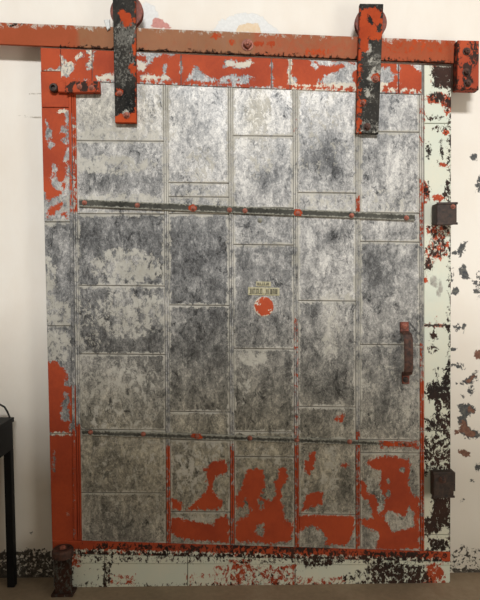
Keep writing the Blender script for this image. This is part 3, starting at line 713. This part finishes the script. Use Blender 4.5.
pr_ = [(0.001, 0.046), (-0.003, 0.046), (-0.005, 0.0435), (-0.006, 0.036), (-0.0065, 0.028), (-0.0068, 0.018), (-0.007, 0.006)]
lathe(bm, c, pr_, 'Y', 48)
build('inspection_disc', bm, M_EDGE, door, defaults(['green', 'rust', 'pale'], tone=.6, cream=BIG, red=Field().adde(264.3, 306.3, 9.6, 9.9).sube(258.5, 304.5, 1.6, 1.0, 30).sube(269.5, 310, 1.6, .8).sube(264, 298, 1.0, 1.2)), label='small red painted round disc')

# ---- hangers: strap, wheel, bolts (they travel with the door)
def hanger(c, wheel_px, bolts, redf, palef):
    bm = bmesh.new(); slab(bm, c, DOOR_Y - 0.030, DOOR_Y - 0.0055, 2.0, 0.002)
    s = build('hanger_strap', bm, M_IRON, door, {'pale': palef, 'red': redf, 'fleck': Field(-3.0).adde(126, 33, 12, 12, cap=.8).adde(124, 60, 10, 24, cap=-.8).adde(376, 64, 6, 10, cap=.2).adde(367, 48, 4, 6, cap=2).adde(368, 126, 10, 6, cap=0)}, label='black iron hanger strap with red flaking')
    x, y, r = wheel_px
    w = P(x, y, -0.079)
    bm = bmesh.new(); R_ = r * 0.0046
    lathe(bm, w, [(0.022, R_ * .35), (0.022, R_ * .75), (0.018, R_), (0.012, R_ * 1.02), (0.009, R_ * .90), (-0.009, R_ * .90), (-0.010, R_ * 1.02), (-0.0135, R_), (-0.0145, R_ * .6), (-0.0145, R_ * .3)], 'Y', 40)
    wh = build('wheel', bm, M_REDRUST, s)
    bm = bmesh.new(); lathe(bm, Vector((w.x, DOOR_Y, w.z)), [(0.036, 0.011), (-0.028, 0.011)], 'Y', 16)
    build('axle', bm, M_DARKRUST, wh)
    for bx, by, mm, rr in bolts:
        build('bolt', bolt_bm(bx, by, DOOR_Y - 0.030, rr, 0.014, 6, random.random()), mm, s)
    return s
h1r = Field(-8).add(Z(100, 0, 4, [(75, 55), (85, 25), (105, 45), (125, 60), (130, 75), (120, 100), (95, 110), (85, 85)]), cap=3).add(Z(100, 0, 4, [(128, 185), (150, 165), (150, 230), (128, 215)]), cap=3).add(Z(100, 0, 4, [(115, 260), (135, 250), (150, 270), (150, 295), (120, 290)]), cap=2)
h1r.add([(113, 116), (119, 114), (124, 116), (130, 113), (138, 114), (138, 125), (113, 125)], cap=4).adde(119, 92, 4, 3.4, cap=2.5).add(R(136, -5, 140, 120), cap=0)
h1p = Field(-12).adde(126, 33, 9, 8, cap=-3).adde(122, 60, 8, 20, cap=-6).adde(126, 115, 2.4, 3.4, cap=2)
hanger([(112.5, -6), (135.3, -6), (136.3, 122.7), (115, 122.3)], (127, 12.5, 16), [(119, 92.5, M_BOLT, 0.010), (126, 114.5, M_BOLT, 0.011)], h1r, h1p)
h2r = Field(-9).add(Z(330, 0, 3.2, [(95, 35), (112, 25), (140, 22), (160, 30), (172, 55), (168, 125), (150, 130), (125, 120), (118, 165), (95, 170)]), cap=4).sub(Z(330, 0, 3.2, [(125, 45), (138, 60), (135, 80), (122, 65)]), cap=1).sub(Z(330, 0, 3.2, [(150, 85), (160, 80), (158, 100), (150, 103)]), cap=1).sub(Z(330, 0, 3.2, [(160, 20), (172, 20), (172, 62), (162, 55)]), cap=2)
h2r.adde(376, 78, 5, 4.4, cap=1).adde(363, 102, 3, 3, cap=1).add(R(354, 8, 361, 140), cap=.2)
h2p = Field(-12).adde(367, 48, 3, 5, cap=.5).adde(375, 68, 5, 9, cap=-1.2).adde(367, 128, 9, 5, cap=-2).adde(370, 88, 4, 8, cap=-2)
hanger([(360, 3.5), (383.5, 3.8), (378.5, 133.5), (356, 132.8)], (370.5, 23.5, 15.5), [(376, 78, M_BOLT, 0.012), (363.3, 102, M_BOLT, 0.009), (367.6, 126, M_RUST, 0.013)], h2r, h2p)

# ================================================================== TRACK
def tt(x): return 22.3 + x * 18.2 / 455.0
def tb(x): return 44.0 + x * 19.2 / 455.0
tb0 = P(228, 50, 0)
track = thing('sliding_door_track', (tb0.x, -0.04, tb0.z), 'long sloping flat red iron track bolted along the wall above the door', 'track')
tr_wash = Field(-3).add(R(-400, 0, 78, 90), cap=6).add(R(255, 0, 560, 90), cap=.5).add(R(375, 0, 560, 90), cap=3)
tr_red = Field(-4.5).add(R(384, 20, 450, 52), cap=-.5).adde(258, 44, 6, 3, cap=2).adde(232, 42, 3, 3, cap=1).adde(271, 45, 4, 3, cap=1).adde(315, 52, 12, 3, cap=.5).adde(216, 36, 5, 3, cap=1)
tr_pale = Field().add([(-300, tt(-300) - 1), (460, tt(460) - 1), (460, tt(460) + .6), (-300, tt(-300) + .6)], cap=-.2).adde(37, 24.5, 4, 1.2).adde(77, 26.5, 5, 1.4).adde(15, 24, 4, 1.8, cap=1).adde(3, 23.6, 2, 1.5).adde(52, 25, 3, 1)
bm = bmesh.new()
slab(bm, [(-330, tt(-330)), (456, tt(456)), (456, tb(456)), (-330, tb(-330))], -0.0865, -0.072, 2.5, 0.0015)
build('bar', bm, M_TRACK, track, {'redwash': tr_wash, 'red': tr_red, 'pale': tr_pale, 'rust': Field().add([(60, 46), (456, tb(456) - .6), (456, tb(456) + 2), (60, 48)], cap=.5).adde(15, 24, 5, 1.5, cap=1)})
for x in (-200, 30, 248, 440):
    y = (tt(x) + tb(x)) / 2
    bm = bmesh.new(); c = P(x, y, -0.072)
    lathe(bm, Vector((c.x, -0.072, c.z)), [(0, 0.024), (0.0715, 0.024)], 'Y', 20)
    build('spacer', bm, M_RUST, track)
build('bolt', bolt_bm(247.5, 43, -0.0865, 0.020, 0.022, 4, 0.1), M_BOLT, track)
bm = bmesh.new(); slab(bm, [(103.5, 19.5), (109.5, 19), (110, 28), (107, 30), (104.5, 27)][:4], -0.098, -0.0865, 3, 0.003)
build('bolt_cap', bm, M_WHITE, track, label='white painted lump on the track')

# end stop on the right
es = P(467, 89, -0.1)
stop = thing('track_end_stop', (es.x, -0.06, es.z), 'chipped red iron block with three bolts stopping the right end of the track', 'track stop')
bm = bmesh.new(); slab(bm, [(458, 40), (479.3, 40.6), (479, 89.5), (457.2, 89)], -0.135, -0.087, 2.0, 0.003)
es_rust = Field(-5).adde(474, 56, 5, 8, cap=1.5).adde(475, 44, 6, 2.5, cap=1).adde(468, 68, 5, 6, cap=1.2).adde(468, 80, 5, 5, cap=1.0).add(R(452, 36, 458.4, 92), cap=.8).add(R(456, 86, 480, 91), cap=0)
build('block', bm, M_EDGE, stop, defaults(['cream', 'green', 'pale'], tone=.2, red=9.0, rust=es_rust))
bm = bmesh.new(); slab(bm, [(460, 46), (478, 46), (478, 86), (460, 86)], -0.087, 0.0, 20, 0.002)
build('wall_spacer', bm, M_REDRUST, stop)
for bx, by in ((468, 50), (467.6, 71), (469, 82)): build('bolt', bolt_bm(bx, by, -0.135, 0.013, 0.017, 6, random.random()), M_RUST, stop)

# ================================================================== BINDERS on the wall gripping the door's right edge
def binder(x0, x1, y0, y1, d, mat, label, bolt, bm_mat):
    c = P(x1, y1, -0.09)
    t = thing('door_binder', (c.x, -0.05, c.z), label, 'binder', None)
    a = P(x0, y0, -0.09 - d); b = P(x1, y1, -0.09 - d)
    bm = bmesh.new(); box(bm, a.x, b.x, -0.09 - d, -0.0975, b.z, a.z, 0.005)
    bmesh.ops.subdivide_edges(bm, edges=[e for e in bm.edges if e.calc_length() > 0.03], cuts=3, use_grid_fill=True)
    build('jaw', bm, mat, t)
    e = P(451.6, y0, DOOR_Y).x + 0.001
    bm = bmesh.new(); box(bm, e, e + 0.010, -0.106, -0.0005, b.z + 0.012, a.z - 0.012, 0.002)
    box(bm, b.x - 0.03, e + 0.010, -0.108, -0.0975, b.z + 0.012, a.z - 0.012, 0.002)
    build('wall_arm', bm, M_DARKRUST, t)
    bm = bmesh.new(); box(bm, a.x - 0.003, b.x + 0.003, -0.093 - d, -0.088 - d, a.z - 0.007, a.z + 0.003, 0.0015)
    build('rim', bm, mat, t)
    bm = bmesh.new(); box(bm, a.x - 0.003, b.x + 0.003, -0.093 - d, -0.088 - d, b.z - 0.003, b.z + 0.007, 0.0015)
    build('rim', bm, mat, t)
    build('bolt', bolt_bm(bolt[0], bolt[1], -0.09 - d, 0.008 if not bolt[2] else 0.013, 0.008), bm_mat, t)
    return t
binder(437.2, 457, 203, 224, 0.08, M_DARKRUST, 'dark iron binder block near the top of the door\'s pale green right edge', (453.5, 206.5, 0), M_BOLT)
binder(433.5, 454, 473, 497, 0.055, M_DARKRUST, 'rusty iron binder block low on the door\'s right edge, near the floor', (443, 480.5, 1), M_GREYIRON if False else M_RUST)

# ================================================================== STAY ROLLER at the lower left corner
ctr = P(63, 560, -0.146)
roller = thing('floor_stay_roller', (ctr.x, -0.146, 0.0), 'rusty iron post with a round roller at the lower left corner of the door', 'roller')
bm = bmesh.new()
box(bm, ctr.x - 0.037, ctr.x + 0.037, -0.160, -0.130, 0.0, P(63, 556, -0.146).z, 0.004)
box(bm, ctr.x - 0.050, ctr.x + 0.050, -0.175, -0.105, 0.0, 0.012, 0.003)
bmesh.ops.subdivide_edges(bm, edges=[e for e in bm.edges if e.calc_length() > 0.025], cuts=4, use_grid_fill=True)
build('post', bm, M_GREYIRON, roller, {'edging': -2.0, 'pale': Field(-6.0).adde(63, 585, 10, 10, cap=-3), 'red': -6.5, 'rust': .8})
zr = P(63, 557, -0.146).z
bm = bmesh.new(); lathe(bm, Vector((ctr.x, -0.146, zr)), [(0.0, 0.030), (0.002, 0.043), (0.008, 0.049), (0.034, 0.049), (0.041, 0.044), (0.043, 0.034), (0.040, 0.026), (0.040, 0.014)], 'Z', 36)
build('roller_wheel', bm, M_RUST, roller)
bm = bmesh.new(); lathe(bm, Vector((ctr.x, -0.146, zr + 0.040)), [(0, 0.014), (0.009, 0.014), (0.012, 0.009)], 'Z', 6)
build('bolt', bm, M_BOLT, roller)

# ================================================================== BLACK TABLE at the left edge
e1 = P(13.0, 420, -0.055); z_top = P(12, 418, -0.06).z
xr = e1.x; xl_ = xr - 1.1
tbl = thing('side_table', (xr - 0.5, -0.26, 0), 'black wooden table against the wall at the far left, mostly out of view', 'table')
bm = bmesh.new(); box(bm, xl_, xr, -0.50, -0.04, z_top - 0.022, z_top, 0.003); build('tabletop', bm, M_BLACK, tbl)
za_ = P(12, 449, -0.06).z
bm = bmesh.new(); box(bm, xl_ + 0.01, xr - 0.004, -0.49, -0.05, za_, z_top - 0.022, 0.002); build('apron', bm, M_BLACK, tbl)
for lx in (xr - 0.036, xl_ + 0.012):
    for ly in (-0.088, -0.488):
        bm = bmesh.new(); box(bm, lx - 0.0, lx + 0.034, ly, ly + 0.036, 0.0, za_ + 0.001, 0.003); build('leg', bm, M_BLACK, tbl)
# cable lying over the table's end
zc_ = z_top + 0.004
pts = [P(9.5, 417.0, -0.07), P(7.5, 412, -0.09), P(4.5, 407, -0.10), P(0, 404.5, -0.11), P(-6, 404, -0.12), P(-14, 409, -0.13), P(-22, 418, -0.13)]
bm = bmesh.new()
dense = []
for i in range(len(pts) - 1):
    for k in range(5):
        a, b = pts[i], pts[i + 1]; dense.append(a.lerp(b, k / 5.0))
dense.append(pts[-1])
tube(bm, dense, 0.0042)
cb = build('cable', bm, M_CABLE, None, origin=tuple(pts[0]), smooth=True)
cb['label'] = 'thin black cable looping up from the black table at far left'; cb['category'] = 'cable'
